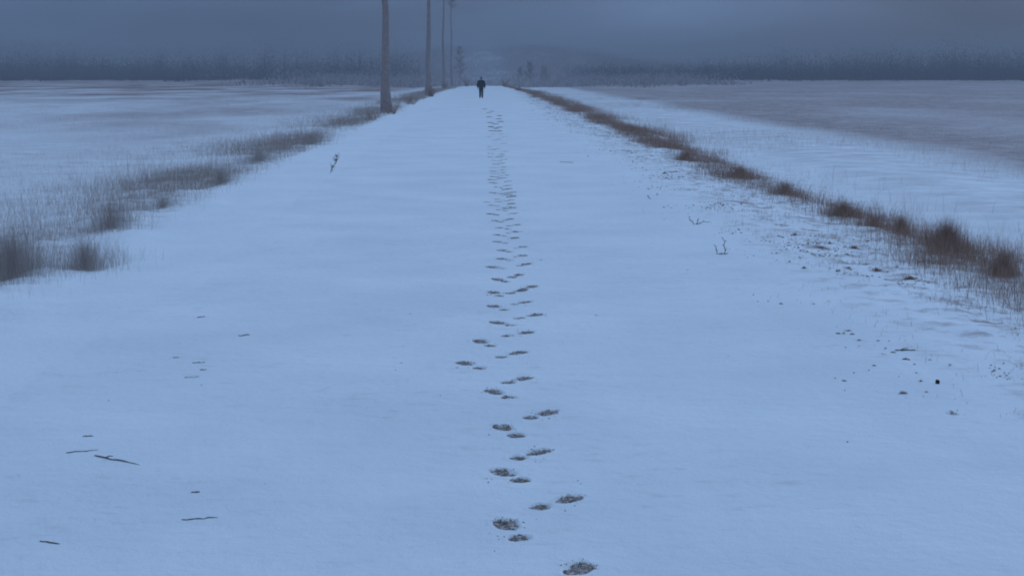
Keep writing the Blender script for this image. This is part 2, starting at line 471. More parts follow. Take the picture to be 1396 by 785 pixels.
ORD = ['first', 'second', 'third', 'fourth', 'fifth', 'sixth', 'seventh', 'eighth', 'ninth', 'tenth', 'eleventh', 'twelfth']
count = {-1: 0, 1: 0}
for i, ((s, a, dist), side, p) in enumerate(POSES):
    near = s.y < 60
    k = count[side]; count[side] += 1
    foot = 'left-foot' if side < 0 else 'right-foot'
    if i == 0: lab = 'large ragged boot print cut by the lower edge, lowest of the whole trail'
    elif k < len(ORD): lab = f'{foot} boot print in the snow, {ORD[k]} {foot} one counting up the trail from the lowest'
    elif s.y < 42: lab = f'small dark {foot} boot print midway up the snowy trail'
    else: lab = f'faint speck of a {foot} boot print far up the trail towards the walker'
    z = -0.008 if near else 0.006
    base = 0.004 + 0.034 * (float(fbm(np.array([s.x * 0.9]), np.array([s.y * 0.5]), 40, 3)[0]) - 0.5)
    t = thing('footprint', lab, 'footprint', (s.x, s.y, base + z), -a, 'boot prints trodden along the road')
    sc = 1.12 if i == 0 else 1.0
    rr = random.Random(i + 5)
    far = 1.0 if near else 1.15
    rgh = 0.0032 if s.y < 30 else 0.006 if near else 0.012
    o1 = print_mesh('sole_mark', SOLE[0] * sc * far * rr.uniform(0.92, 1.08), SOLE[1] * sc * far * rr.uniform(0.9, 1.05), i * 2 + 1, rgh, t)
    o2 = print_mesh('heel_mark', HEEL[0] * far, HEEL[1] * far * rr.uniform(0.85, 1.1), i * 2 + 2, rgh, t)
    o2.location = (0, -dist, 0)
    if s.y < 40:                       # blades and crumbs pulled up at the toe edge
        g = np.random.default_rng(i + 900); n = 46
        tt = g.uniform(0.1, 3.0, n); q = g.uniform(.55, 1.15, n)
        v, f = blade_arrays(np.cos(tt) * SOLE[0] * 1.15 * q, np.sin(tt) * SOLE[1] * q, np.full(n, 0.004), g.uniform(.004, .016, n) * (1.5 if i < 2 else 1),
                            g.uniform(.002, .006, n), g.uniform(.4, 1.6, n), g)
        mesh_np('foliage', v, f, M_GRASS, t)

# ------------------------------------------------------------------ sticks and bits lying on the snow
def stick(name, label, cat, p0, p1, r, seed, forks=0, group=None):
    a = ground_at(*p0); b = ground_at(*p1); rr = random.Random(seed); r *= 0.72
    c = (a + b) / 2; c.z = surf(c.x, c.y)
    mb = MB(); pts = []; n = 9
    for i in range(n):
        q = a.lerp(b, i / (n - 1)); q.x += rr.uniform(-1, 1) * r * 0.6; q.y += rr.uniform(-1, 1) * r * 2.0
        q.z = surf(q.x, q.y) + r * 0.15 + rr.uniform(-.5, 1) * r * 0.4; pts.append(q - c)
    mb.tube(pts, [r * (0.72 - 0.30 * i / n + 0.06 * math.sin(i * 2.3 + seed)) * (0.5 if i in (0, n - 1) else 1) for i in range(n)], 7)
    for k in range(forks):
        q = pts[2 + 2 * k]; d = (b - a).normalized()
        e = q + Vector((d.x * 0.07 + rr.uniform(-.04, .04), d.y * 0.07 + rr.uniform(-.04, .04), 0.02))
        mb.tube([q, q.lerp(e, .5) + Vector((0, 0, .005)), e], [r * .5, r * .4, r * .25], 5)
    o = mb.build(name, M_STICK, None, True); o.location = c
    return tag(o, label, cat, group)

STICKS = [
    ('long dark twig slanting on the snow, biggest of those near the lower corner', (129, 622), (192, 635), 0.010, 1),
    ('straight thin twig lying level just above the long slanting twig', (90, 617), (134, 614), 0.007, 0),
    ('thin straight twig lying level well below the long slanting twig', (248, 712), (296, 709), 0.007, 0),
    ('short brown twig near the bottom corner, lowest of the scattered twigs', (55, 741), (83, 744), 0.008, 0),
    ('tiny dark twig end just above the pair of longer twigs', (113, 594.5), (128, 594), 0.008, 0),
    ('short dark twig piece between the long slanting twig and the lower thin one', (261, 673.5), (273, 672.5), 0.009, 0),
    ('short dark twig below two others on the bare snow towards the far verge', (325, 459), (340, 457.5), 0.009, 0),
    ('dark dash of twig in the upper group of four bits on the snow', (262, 494), (280, 493), 0.008, 0),
    ('faint thin twig lowest in the group of four bits on the snow', (251, 513.5), (272, 512), 0.006, 0),
    ('small twig stub just under the dark dash of twig', (272, 503.5), (282, 503), 0.008, 0),
    ('tiny twig chip highest in the group of four bits on the snow', (236, 487.5), (244, 487), 0.007, 0),
    ('short broken twig alone on the edge of the white road, furthest from the trail', (268, 434), (279, 433), 0.010, 0),
    ('thin flat twig across the far road beside the narrow part of the trail', (763, 221.5), (782, 222.5), 0.014, 0),
    ('small slanting twig stub beside the trail, alone on the smooth snow', (882.5, 267), (886.5, 272), 0.012, 0),
    ('dark flat stick in the cluster of bits on the scuffed roadside', (1221, 478.5), (1248, 477.5), 0.012, 1),
    ('short bent dark stick just below the flat one in the roadside cluster', (1229, 490), (1241, 491), 0.012, 0),
]
for i, (lab, p0, p1, r, fk) in enumerate(STICKS):
    stick('twig', lab, 'twig', p0, p1, r, i + 11, fk, 'twigs scattered on the snow')

def upright_twig(label, px, py, arms, seed):
    """bare stems standing out of the snow; arms: lists of (dx, dz) in metres"""
    c = ground_at(px, py); c.z = surf(c.x, c.y)
    root = thing('bare_twig_plant', label, 'plant stem', c, 0, 'bare stems poking out of the snow')
    for k, arm in enumerate(arms):
        mb = MB(); rr = random.Random(seed * 7 + k)
        pts = [Vector((dx, rr.uniform(-.02, .02), dz)) for dx, dz in arm]
        mb.tube(pts, [0.0055 - 0.0025 * i / len(pts) for i in range(len(pts))], 6)
        for i in range(1, len(pts)):
            q = pts[i]; e = q + Vector((rr.choice((-1, 1)) * 0.02, rr.uniform(-.02, .02), 0.015))
            mb.tube([q, e], [0.004, 0.0025], 5)
        mb.build('stem', M_STICK, root, True)
    return root
upright_twig('forked dark stem standing upright out of the smooth snow', 985, 347,
             [[(0.02, -.02), (0.03, .05), (0.015, .10), (0.02, .15), (0.0, .19)], [(-0.06, -.02), (-0.065, .04), (-0.085, .10)], [(-0.05, 0.005), (0.0, 0.008), (0.045, 0.006)]], 1)
upright_twig('sprawling thin pale stems lying half out of the snow above the forked stem', 948, 306,
             [[(0.0, -.02), (-0.05, .04), (-0.08, .06), (-0.09, .10)], [(0.0, 0), (0.07, .02), (0.12, .04), (0.18, .03)], [(0.02, 0), (0.03, .05), (0.03, .07)]], 2)

def leaning_stalk():
    c = ground_at(450, 236); c.z = surf(c.x, c.y)
    root = thing('leaning_stalk', 'single dark bent stalk leaning at the edge of the white road', 'plant stem', c)
    mb = MB(); mb.tube([(0, 0, -.03), (0.03, 0.01, 0.10), (0.13, 0, 0.22), (0.15, .02, 0.33), (0.12, 0, .42)], [0.010, .009, .008, .005, .003], 6)
    mb.build('stem', M_STICK, root, True)
    mb = MB(); rr = random.Random(3)
    for k in range(26):
        z = rr.uniform(0.02, 0.40); x = 0.13 * min(1, z / 0.25)
        mb.tube([(x, 0, z), (x + rr.uniform(-.08, .08), rr.uniform(-.08, .08), z + rr.uniform(-.02, .08))], [.006, .002], 4)
    mb.build('twigs', M_STICK, root)
leaning_stalk()

def chip():
    c = ground_at(1278, 523); c.z = surf(c.x, c.y)
    bm = bmesh.new(); bmesh.ops.create_icosphere(bm, subdivisions=3, radius=1)
    for v in bm.verts:
        n = v.co.normalized()
        q = Vector((max(-.75, min(.75, v.co.x)), max(-.6, min(.6, v.co.y)), max(-.85, min(.85, v.co.z))))
        q *= 1 + 0.12 * math.sin(5 * n.x + 3 * n.z) * math.cos(4 * n.y)
        v.co = Vector((q.x * 0.017, q.y * 0.016, q.z * 0.020 + 0.012))
    me = bpy.data.meshes.new('bark_chip'); bm.to_mesh(me); bm.free(); me.materials.append(M_CHIP)
    o = link(bpy.data.objects.new('bark_chip', me)); o.location = c
    tag(o, 'small reddish brown chip standing on clean snow beside the roadside bits', 'bark chip')
chip()

# ------------------------------------------------------------------ tufts, clumps and grass
def tuft(name, label, cat, px, py, width, h, n, mat, seed, group, lean=0.5, w=0.004, z_px=None, depth=None):
    rng = np.random.default_rng(seed)
    c = ground_at(px, py, z_px if z_px is not None else 0.0); c.z = surf(c.x, c.y)
    root = thing(name, label, cat, c, 0, group)
    depth = depth or width
    n = int(n * 2.4); r = np.clip(np.abs(rng.normal(0, 0.62, n)), 0, 2.2); t = rng.uniform(0, 2 * np.pi, n)
    x = np.cos(t) * r * width / 2; y = np.sin(t) * r * depth / 2
    z = height(x + c.x, y + c.y) - c.z
    hh = h * (0.18 + 0.85 * rng.uniform(0, 1, n) ** 1.3) * (1 - 0.45 * np.clip(r, 0, 1))
    v, f = blade_arrays(x, y, z, hh, np.full(n, w * 0.36) * rng.uniform(.6, 1.4, n), rng.uniform(0.05, lean * 1.6, n), rng)
    mesh_np('foliage', v, f, mat, root)
    return root

RG = 'dry weed clumps along the ditch'
RIGHT_CLUMPS = [
    ('broad dark brown weed clump beside the ditch, tallest of the ditch row', 1292, 345, 0.62, 0.60, 1500, 0.40),
    ('narrow dark weed clump near where the ditch row leaves the photo', 1368, 378, 0.36, 0.50, 700, 0.40),
    ('low squarish brown clump just up the ditch from the tallest clump', 1228, 318, 0.34, 0.36, 700, 0.45),
    ('wide low reddish brown clump, third up the ditch from the tallest', 1150, 298, 0.62, 0.36, 1100, 0.5),
    ('small thin clump between the wide reddish clump and the squarish one', 1190, 312, 0.4, 0.3, 450, 0.5),
    ('compact dark reddish clump at a break in the ditch row', 936, 221, 0.75, 0.42, 1200, 0.5),
    ('long low brown clump just below the break in the ditch row', 1010, 246, 0.8, 0.40, 1100, 0.5),
    ('slender brown clump in the middle of the ditch row', 1070, 268, 0.7, 0.36, 900, 0.5),
]
for i, (lab, px, py, wd, h, n, ln) in enumerate(RIGHT_CLUMPS):
    tuft('weed_clump', lab, 'weeds', px, py, wd, h, n, M_WEED, 100 + i, RG, ln, 0.0055, -0.12, wd * 2.2)

LG = 'weed clumps along the open verge'
LEFT_CLUMPS = [
    ('big dark weed clump at the picture edge, nearest on the open verge', 15, 392, 1.0, 0.82, 1500, 0.5),
    ('loose grey weed clump next to the nearest big dark one', 118, 378, 0.85, 0.60, 900, 0.55),
    ('tall thin pale weed clump behind the two nearest verge clumps', 150, 318, 1.0, 0.55, 900, 0.5),
    ('small compact dark clump alone on the snow of the open verge', 300, 256, 0.65, 0.36, 800, 0.5),
    ('grey spread-out clump just beyond the compact dark one', 352, 226, 1.1, 0.5, 900, 0.5),
    ('low brownish clump of weeds nearer the trees on the open verge', 425, 200, 1.3, 0.55, 1000, 0.5),
    ('thin pale clump half way between the nearest pair and the compact dark one', 222, 290, 0.9, 0.35, 500, 0.5),
]
for i, (lab, px, py, wd, h, n, ln) in enumerate(LEFT_CLUMPS):
    tuft('weed_clump', lab, 'weeds', px, py, wd, h, n, M_WEED_PALE, 140 + i, LG, ln, 0.0045, -0.12, wd * 2.6)

TG = 'small grass tufts on the scuffed roadside'
TUFTS = [
    ('round brown grass tuft alone on lumpy snow below the ditch row', 1240, 376, 0.13, 0.075, 260),
    ('sandy pale flat grass tuft in the lumpy snow of the roadside', 1120, 336, 0.22, 0.05, 260),
    ('small tan grass tuft up the roadside from the sandy flat one', 1084, 318, 0.13, 0.07, 160),
    ('dim brown tuft between the sandy flat one and the ditch', 1165, 331, 0.16, 0.075, 200),
    ('low brown tuft of three in a row under the ditch weeds', 1195, 366, 0.14, 0.06, 160),
    ('faint low tuft beside the low brown one on lumpy snow', 1157, 365, 0.10, 0.05, 120),
    ('tiny tan tuft with a flat top above the roadside cluster', 1096, 366, 0.06, 0.04, 90),
    ('spiky dark tuft lowest in the roadside cluster of bits', 1231, 537, 0.06, 0.035, 80),
    ('dark little tuft next to the reddish chip', 1255, 521, 0.05, 0.03, 70),
    ('last pale tuft down the roadside, alone below the reddish chip', 1298, 565, 0.08, 0.035, 70),
    ('dark knot of grass at the head of the roadside cluster', 1156, 452, 0.07, 0.03, 80),
    ('twin dark tuft in the middle of the roadside cluster', 1171, 466, 0.10, 0.035, 110),
    ('flat dark tuft close to the flat stick', 1203, 485, 0.09, 0.03, 90),
]
for i, (lab, px, py, wd, h, n) in enumerate(TUFTS):
    tuft('grass_tuft', lab, 'grass tuft', px, py, wd, h, n, M_WEED if 'dark' in lab or 'brown' in lab else M_GRASS, 200 + i, TG, 0.8, 0.006)

def grass_mass(name, label, mat, seed, fill):
    rng = np.random.default_rng(seed); VV = []; FF = []; off = [0]
    def put(x, y, h, w, lean):
        z = height(x, y)
        v, f = blade_arrays(x, y, z, h, w, lean, rng); VV.append(v); FF.append(f + off[0]); off[0] += len(v)
    fill(rng, put)
    tag(mesh_np(name, np.concatenate(VV), np.concatenate(FF), mat), label, 'grass', kind='stuff')

def ydist(rng, n, a, b): return a * (b / a) ** rng.uniform(0, 1, n)     # even in the picture
def soft_h(rng, n, lo, hi): return lo + (hi - lo) * rng.uniform(0, 1, n) ** 1.7
def thin(x, y, rng, p):
    k = rng.uniform(0, 1, len(x)) < p; return x[k], y[k], int(k.sum())

def fill_ditch(rng, put):
    n = 150000; y = ydist(rng, n, 10.5, 300)
    x = 5.5 + 0.22 * np.sin(y * 0.31) - 1.6 * sstep(170, 290, y) + rng.normal(0, 0.34, n)
    x, y, n = thin(x, y, rng, (0.24 + 0.76 * sstep(0.34, 0.64, fbm(y * 0.28, y * 0 + 2.0, 71, 3))) * (1 - 0.5 * sstep(60, 140, y)))
    put(x, y, soft_h(rng, n, .05, .38), rng.uniform(.0011, .0024, n) * (1 + y / 35), rng.uniform(.1, 1.0, n))
    n = 45000; y = ydist(rng, n, 14, 240); x = 6.7 + rng.normal(0, 0.6, n)
    x, y, n = thin(x, y, rng, sstep(0.42, 0.7, fbm(y * 0.2, x * 0.7, 75, 3)))
    put(x, y, soft_h(rng, n, .08, .5), rng.uniform(.0010, .0020, n) * (1 + y / 35), rng.uniform(.1, .9, n))

def fill_rest(rng, put):
    # broad soft fringe of the open verge
    n = 190000; y = ydist(rng, n, 12, 290); x = -5.3 + 2.0 * sstep(170, 290, y) - np.abs(rng.normal(0, 1.3, n)) + rng.normal(0, .35, n)
    k = x < -4.3 + 1.9 * sstep(150, 290, y); x, y = x[k], y[k]
    x, y, n = thin(x, y, rng, 0.10 + 0.62 * sstep(0.41, 0.66, fbm(y * 0.17, x * 0.35, 81, 3)))
    put(x, y, soft_h(rng, n, .05, .46), rng.uniform(.0009, .0018, n) * (1 + y / 32), rng.uniform(.1, 1.0, n))
    n = 80000; y = ydist(rng, n, 14, 200); x = -4.8 - np.abs(rng.normal(0, 2.4, n))
    x, y, n = thin(x, y, rng, sstep(0.36, 0.68, fbm(y * 0.12, x * 0.3, 84, 3)))
    put(x, y, soft_h(rng, n, .04, .30), rng.uniform(.0008, .0015, n) * (1 + y / 35), rng.uniform(.1, 1.0, n))
    # stubble of the field beyond the ditch
    n = 130000; y = ydist(rng, n, 18, 500); x = 13.5 + np.abs(rng.normal(0, 1, n)) * (8 + y * 0.35)
    x, y, n = thin(x, y, rng, 0.25 + 0.75 * sstep(0.35, 0.6, fbm(y * 0.07, x * 0.12, 91, 3)))
    put(x, y, soft_h(rng, n, .04, .24), rng.uniform(.0008, .0016, n) * (1 + y / 35), rng.uniform(.2, 1.1, n))
    # the white field and the strip beyond the ditch
    n = 70000; y = ydist(rng, n, 16, 420); x = -7.5 - np.abs(rng.normal(0, 1, n)) * (5 + y * 0.3)
    x, y, n = thin(x, y, rng, sstep(0.34, 0.62, fbm(y * 0.09, x * 0.15, 95, 3)))
    put(x, y, soft_h(rng, n, .04, .24), rng.uniform(.0008, .0015, n) * (1 + y / 35), rng.uniform(.2, 1.1, n))
    n = 40000; y = ydist(rng, n, 14, 200); x = rng.uniform(7.4, 14, n)
    x, y, n = thin(x, y, rng, sstep(0.38, 0.68, fbm(y * 0.15, x * 0.3, 97, 3)))
    put(x, y, soft_h(rng, n, .05, .36), rng.uniform(.0007, .0014, n) * (1 + y / 35), rng.uniform(.1, .9, n))
    # scuffed roadside: short bits through the snow
    n = 26000; y = ydist(rng, n, 10, 200); x = 4.45 + rng.normal(0, 0.55, n)
    x, y, n = thin(x, y, rng, sstep(0.44, 0.70, fbm(y * 0.9, x * 1.8, 99, 3)))
    put(x, y, soft_h(rng, n, .02, .10), rng.uniform(.0014, .0028, n) * (1 + y / 50), rng.uniform(.4, 1.4, n))

grass_mass('ditch_grass', 'ribbon of reddish brown dead grass along the ditch', M_WEED, 5, fill_ditch)
grass_mass('dead_grass', 'thin pale dead grass on the verges and in the snowy fields', M_GRASS, 6, fill_rest)

def debris():
    """crumbs of earth and leaf on the snow, thick along the scuffed roadside"""
    rng = np.random.default_rng(8); mb = MB()
    pts = []
    for k in range(11000):
        y = 9.5 * (150 / 9.5) ** rng.uniform(); x = 4.0 + rng.normal(0, 0.58)
        if x < 2.4: continue
        d = float(fbm(np.array([y * 0.8]), np.array([x * 1.5]), 33, 3)[0])
        if rng.uniform() < sstep(0.45, 0.70, np.array(d)): pts.append((x, y, 1.0))
    for k in range(110):
        y = 7 * (70 / 7) ** rng.uniform(); pts.append((rng.uniform(-3.3, 3.0), y, 0.55))
    for px, py in ((1141, 446), (1143, 456), (1150, 456), (1161, 457), (1163, 464), (1180, 468), (1197, 465), (1212, 465), (1207, 476), (1217, 481),
                   (1247, 497), (1235, 543), (1259, 541), (1305, 561), (1296, 562), (1109, 415), (1125, 413), (1129, 411), (1146, 410), (1351, 499)):
        q = ground_at(px, py); pts.append((q.x, q.y, 1.25))
    for px, py in ((666, 199), (669, 201), (694, 229), (700, 229), (713, 287), (663, 275), (788, 655), (792, 660)):
        q = ground_at(px, py); pts.append((q.x, q.y, 0.9))
    for (q, a, dist), side, p in POSES:                 # crumbs kicked up round the nearer prints
        if q.y > 22: continue
        for k in range(16):
            r = rng.uniform(.6, 1.5); t = rng.uniform(0, 6.28)
            pts.append((q.x + math.cos(t) * r * .075, q.y - .06 + math.sin(t) * r * .15, rng.uniform(.25, .6)))
    for x, y, s in pts:
        z = surf(x, y); a = rng.uniform(0, 6.28); l = rng.uniform(.010, .030) * rng.uniform(.5, 1) * s * (1 + y / 90); w = l * rng.uniform(.3, .8); h = l * rng.uniform(.2, .55)
        c, sn = math.cos(a), math.sin(a); v = []
        for (ux, uy, uz) in ((-1, 0, 0), (0, -1, 0), (1, 0, 0), (0, 1, 0), (0.2, 0.1, 1), (-.4, .1, .7)):
            ux *= l * rng.uniform(.6, 1.2); uy *= w * rng.uniform(.6, 1.2)
            v.append((x + ux * c - uy * sn, y + ux * sn + uy * c, z - 0.003 + uz * h + (0.003 if uz else 0)))
        mb.add(v, [(0, 1, 5), (1, 4, 5), (1, 2, 4), (2, 3, 4), (3, 5, 4), (3, 0, 5)])
    o = mb.build('debris', M_DEBRIS)
    tag(o, 'crumbs of earth and leaf scattered over the roadside snow', 'debris', kind='stuff')
debris()

# ------------------------------------------------------------------ trees
def grow_tree(H, r0, seed, first=0.40, n1=20, n2=6, n3=7, spread=0.30, twig_w=0.012):
    rr = random.Random(seed); trunk = MB(); crown = MB(); tw = []
    pts = []; x = y = 0.0
    for i in range(13):
        t = i / 12
        pts.append(Vector((x, y, t * H - (0.15 if i == 0 else 0)))); x += rr.uniform(-.07, .07) * H / 13; y += rr.uniform(-.07, .07) * H / 13
    rad = [r0 * (1.0 - 0.86 * (i / 12) ** 0.9) * (1.3 if i == 0 else 1.06 if i == 1 else 1.0) for i in range(13)]
    trunk.tube(pts, rad, 12)
    def along(t):
        f = t * 12; i = min(int(f), 11); return pts[i].lerp(pts[i + 1], f - i)
    def branch(p, d, l, r, n):
        q = [p]; d = d.normalized()
        for k in range(n):
            d = (d + Vector((rr.uniform(-.25, .25), rr.uniform(-.25, .25), rr.uniform(-.05, .28)))).normalized(); q.append(q[-1] + d * l / n)
        crown.tube(q, [r * (1 - 0.8 * k / n) for k in range(n + 1)], 5); return q
    for k in range(n1):
        t = first + (0.97 - first) * (k + rr.random()) / n1; a = k * 2.4 + rr.uniform(-.5, .5)
        l = H * spread * (1.15 - 0.8 * t) * rr.uniform(.7, 1.2)
        q1 = branch(along(t), Vector((math.cos(a), math.sin(a), rr.uniform(.35, 1.0))), l, r0 * .34 * (1.1 - .7 * t), 6)
        for j in range(n2):
            i = rr.randint(1, 6); d = Vector((math.cos(a) + rr.uniform(-1, 1), math.sin(a) + rr.uniform(-1, 1), rr.uniform(-.1, .8)))
            q2 = branch(q1[i], d, l * rr.uniform(.3, .55), r0 * .09, 4)
            for m in range(n3):
                p = q2[rr.randint(1, 4)]
                d = Vector((rr.uniform(-1, 1), rr.uniform(-1, 1), rr.uniform(-.5, .9))).normalized() * rr.uniform(.25, .7) * H / 13
                s = d.cross(Vector((rr.uniform(-1, 1), rr.uniform(-1, 1), .3))).normalized() * twig_w / 2
                crown.add([tuple(p - s), tuple(p + s), tuple(p + d * .6 + s * .6 + Vector((0, 0, .03))), tuple(p + d)], [(0, 1, 2), (0, 2, 3)])
    # fine shoots growing out of the lower trunk
    for k in range(420):
        t = rr.uniform(.02, first); p = along(t); a = rr.uniform(0, 6.28)
        d = Vector((math.cos(a), math.sin(a), rr.uniform(.3, 1.8))) * rr.uniform(.1, .5) * rr.uniform(.4, 1)
        s = Vector((-math.sin(a), math.cos(a), 0)) * twig_w * .45
        crown.add([tuple(p - s), tuple(p + s), tuple(p + d)], [(0, 1, 2)])
    return trunk, crown

def tree(name, label, px, py, z0, H, r0, seed, group, **kw):
    c = ground_at(px, py, z0); c.z = surf(c.x, c.y)
    root = thing(name, label, 'tree', c, 0, group)
    tr, cr = grow_tree(H, r0, seed, **kw)
    tr.build('trunk', M_BARK, root, True); cr.build('crown', M_TWIG, root)
    return root

TR = 'bare trees in a row on the open verge'
tree('bare_tree', 'nearest bare roadside tree with the thickest trunk, out of the top of frame', 527, 156, -0.1, 15.5, 0.27, 1, TR, first=0.48)
tree('bare_tree', 'second bare roadside tree along the row, slimmer reddish trunk in brush', 583.5, 131.5, -0.1, 18.0, 0.29, 2, TR, first=0.52, twig_w=0.014, spread=.2)
tree('bare_tree', 'third bare roadside tree along the row, pale and thin', 605.5, 121, -0.1, 17.0, 0.26, 3, TR, first=0.74, twig_w=0.014, spread=.12, n1=14)
tree('bare_tree', 'fourth faint roadside tree along the row, just past the third', 616, 118.5, -0.1, 16.5, 0.19, 4, TR, first=0.75, twig_w=0.014, spread=.10, n1=12)
tree('bare_tree', 'last and smallest roadside tree of the row, close to the road end', 627, 117.2, -0.1, 7.0, 0.13, 5, TR, first=0.12, twig_w=0.035, spread=.2, n2=7, n3=9)
TRR = 'trees past the road end across from the row'
tree('bare_tree', 'dark dense bare tree beyond the road end, biggest of its group', 722, 114, -0.3, 6.0, 0.2, 6, TRR, first=0.06, n1=34, n2=8, n3=10, spread=0.32, twig_w=0.05)
tree('bare_tree', 'dark bushy tree nearest the walker in the group across the road', 709, 113.8, -0.3, 5.0, 0.18, 7, TRR, first=0.06, n1=30, n2=8, n3=10, spread=0.30, twig_w=0.05)
tree('bare_tree', 'dim bushy tree on the field side of the group across the road', 742, 113.5, -0.3, 5.0, 0.18, 8, TRR, first=0.06, n1=30, n2=8, n3=10, spread=0.36, twig_w=0.045)

def bush(label, px, py, H, seed, w, group, n=26):
    c = ground_at(px, py, -0.05); c.z = surf(c.x, c.y); rr = random.Random(seed)
    root = thing('bare_bush', label, 'bush', c, 0, group)
    st = MB(); tw = MB()
    for k in range(n):
        a = rr.uniform(0, 6.28); l = H * rr.uniform(.6, 1.1)
        d = Vector((math.cos(a) * w, math.sin(a) * w, 1)) * l; p0 = Vector((rr.uniform(-.3, .3) * w, rr.uniform(-.3, .3) * w, -.05))
        m = p0 + d * .5 + Vector((rr.uniform(-.1, .1), rr.uniform(-.1, .1), .05)); e = p0 + d
        st.tube([p0, m, e], [.014 * H, .01 * H, .004 * H], 5)
        for j in range(14):
            p = p0.lerp(m, rr.random()) if rr.random() < .4 else m.lerp(e, rr.random())
            q = Vector((rr.uniform(-1, 1), rr.uniform(-1, 1), rr.uniform(-.2, 1))) * .3 * H
            s = q.cross(Vector((.3, rr.uniform(-1, 1), .5))).normalized() * .008 * H
            tw.add([tuple(p - s), tuple(p + s), tuple(p + q)], [(0, 1, 2)])
    st.build('stems', M_WEED, root); tw.build('twigs', M_WEED, root)
BG = 'bare bushes along the road edges'
for lab, px, py, H, sd, w in (
    ('twiggy reddish bush at the foot of the nearest tree', 533, 157, 0.6, 1, 0.7),
    ('low wide bush just before the nearest tree', 505, 166, 0.5, 2, 1.0),
    ('reddish brush around the foot of the second tree', 588, 132.5, 1.1, 3, 0.6),
    ('low brush between the first and second trees', 560, 143, 0.7, 4, 0.9),
    ('small bush at the foot of the third tree', 607, 122, 1.0, 5, 0.6),
    ('small dark bush at the road end, on the walker side of the tree row', 636, 118.5, 1.2, 6, 0.7),
    ('dark little bush at the road end across from the tree row', 688, 119, 1.2, 7, 0.7),
    ('spread bush on the ditch edge just nearer than the road end', 706, 124, 0.9, 8, 0.9),
    ('brush on the ditch edge beside the walker', 728, 133, 0.7, 9, 1.0)):
    bush(lab, px, py, H, sd, w, BG)

# ------------------------------------------------------------------ far woods
def far_wood_mass(name, label, mat, belts):
    """bare woods all along the horizon: stems and twig sprays, thinning towards the tops"""
    rng = np.random.default_rng(len(name)); VV = []; FF = []; off = 0
    def belt(n, xs, ys, hs, dens):
        nonlocal off
        x = rng.uniform(*xs, n); y = ys(x) + rng.normal(0, 34, n)
        k = rng.uniform(0, 1, n) < dens(x); x, y = x[k], y[k]; n = len(x)
        H = hs(x) * (.22 + 1.0 * rng.uniform(0, 1, n) ** 1.3); z0 = height(x, y)
        m = 90
        X = np.repeat(x, m) + rng.normal(0, 2.3, n * m); Y = np.repeat(y, m) + rng.normal(0, 1.3, n * m)
        t = rng.uniform(0, 1, n * m) ** 1.5
        Z = np.repeat(z0, m) + np.repeat(H, m) * t
        s = rng.uniform(.05, .20, n * m) * (1.15 - .85 * t)
        a = rng.uniform(0, 2 * np.pi, n * m)
        V = np.zeros((n * m, 3, 3))
        V[:, 0] = np.stack([X - np.cos(a) * s, Y - np.sin(a) * s, Z], 1)
        V[:, 1] = np.stack([X + np.cos(a) * s, Y + np.sin(a) * s, Z + rng.uniform(-.15, .15, n * m)], 1)
        V[:, 2] = np.stack([X + rng.normal(0, .3, n * m), Y, Z + s * rng.uniform(2.0, 7.0, n * m)], 1)
        VV.append(V.reshape(-1, 3)); FF.append(np.arange(n * m * 3).reshape(-1, 3) + off); off += n * m * 3
        # stems
        V = np.zeros((n, 3, 3)); r = 0.10
        V[:, 0] = np.stack([x - r, y, z0 - .3], 1); V[:, 1] = np.stack([x + r, y, z0 - .3], 1); V[:, 2] = np.stack([x, y, z0 + H * .8], 1)
        VV.append(V.reshape(-1, 3)); FF.append(np.arange(n * 3).reshape(-1, 3) + off); off += n * 3
    for b in belts: belt(*b)
    o = mesh_np(name, np.concatenate(VV), np.concatenate(FF), mat)
    tag(o, label, 'woods', kind='stuff')

far_wood_mass('distant_woods', 'dim bare woods along the far edge of the fields', M_WOODS, [
    (3800, (-420, -25), lambda x: 640 + 0 * x, lambda x: 9.5 + 6.0 * vnoise(x * .03, x * 0, 3), lambda x: 0.9 - 0.5 * sstep(-150, -40, x)),
    (3800, (34, 420), lambda x: 620 + 0 * x, lambda x: (8.5 + 7.0 * vnoise(x * .03, x * 0, 4)) * (0.62 + 0.38 * sstep(70, 170, x)), lambda x: 0.55 + 0.4 * sstep(60, 160, x)),
    (900, (-420, 420), lambda x: 560 + 0 * x, lambda x: 2.6 + 1.5 * vnoise(x * .1, x * 0, 9), lambda x: 0.9 * (np.abs(x) > 40))])
far_wood_mass('hillside_woods', 'pale mist-coloured woods on the low hill beyond the road end', M_MIST_WOODS, [
    (3600, (-105, 125), lambda x: 900 + HR.uniform(-260, 110, len(x)), lambda x: 5.0 + 0 * x, lambda x: 0.5 + 0.5 * vnoise(x * .06, x * 0, 6)),
    (600, (-45, 50), lambda x: 430 + HR.uniform(-70, 70, len(x)), lambda x: 2.3 + 1.4 * vnoise(x * .2, x * 0, 8), lambda x: 0.9 + 0 * x)])

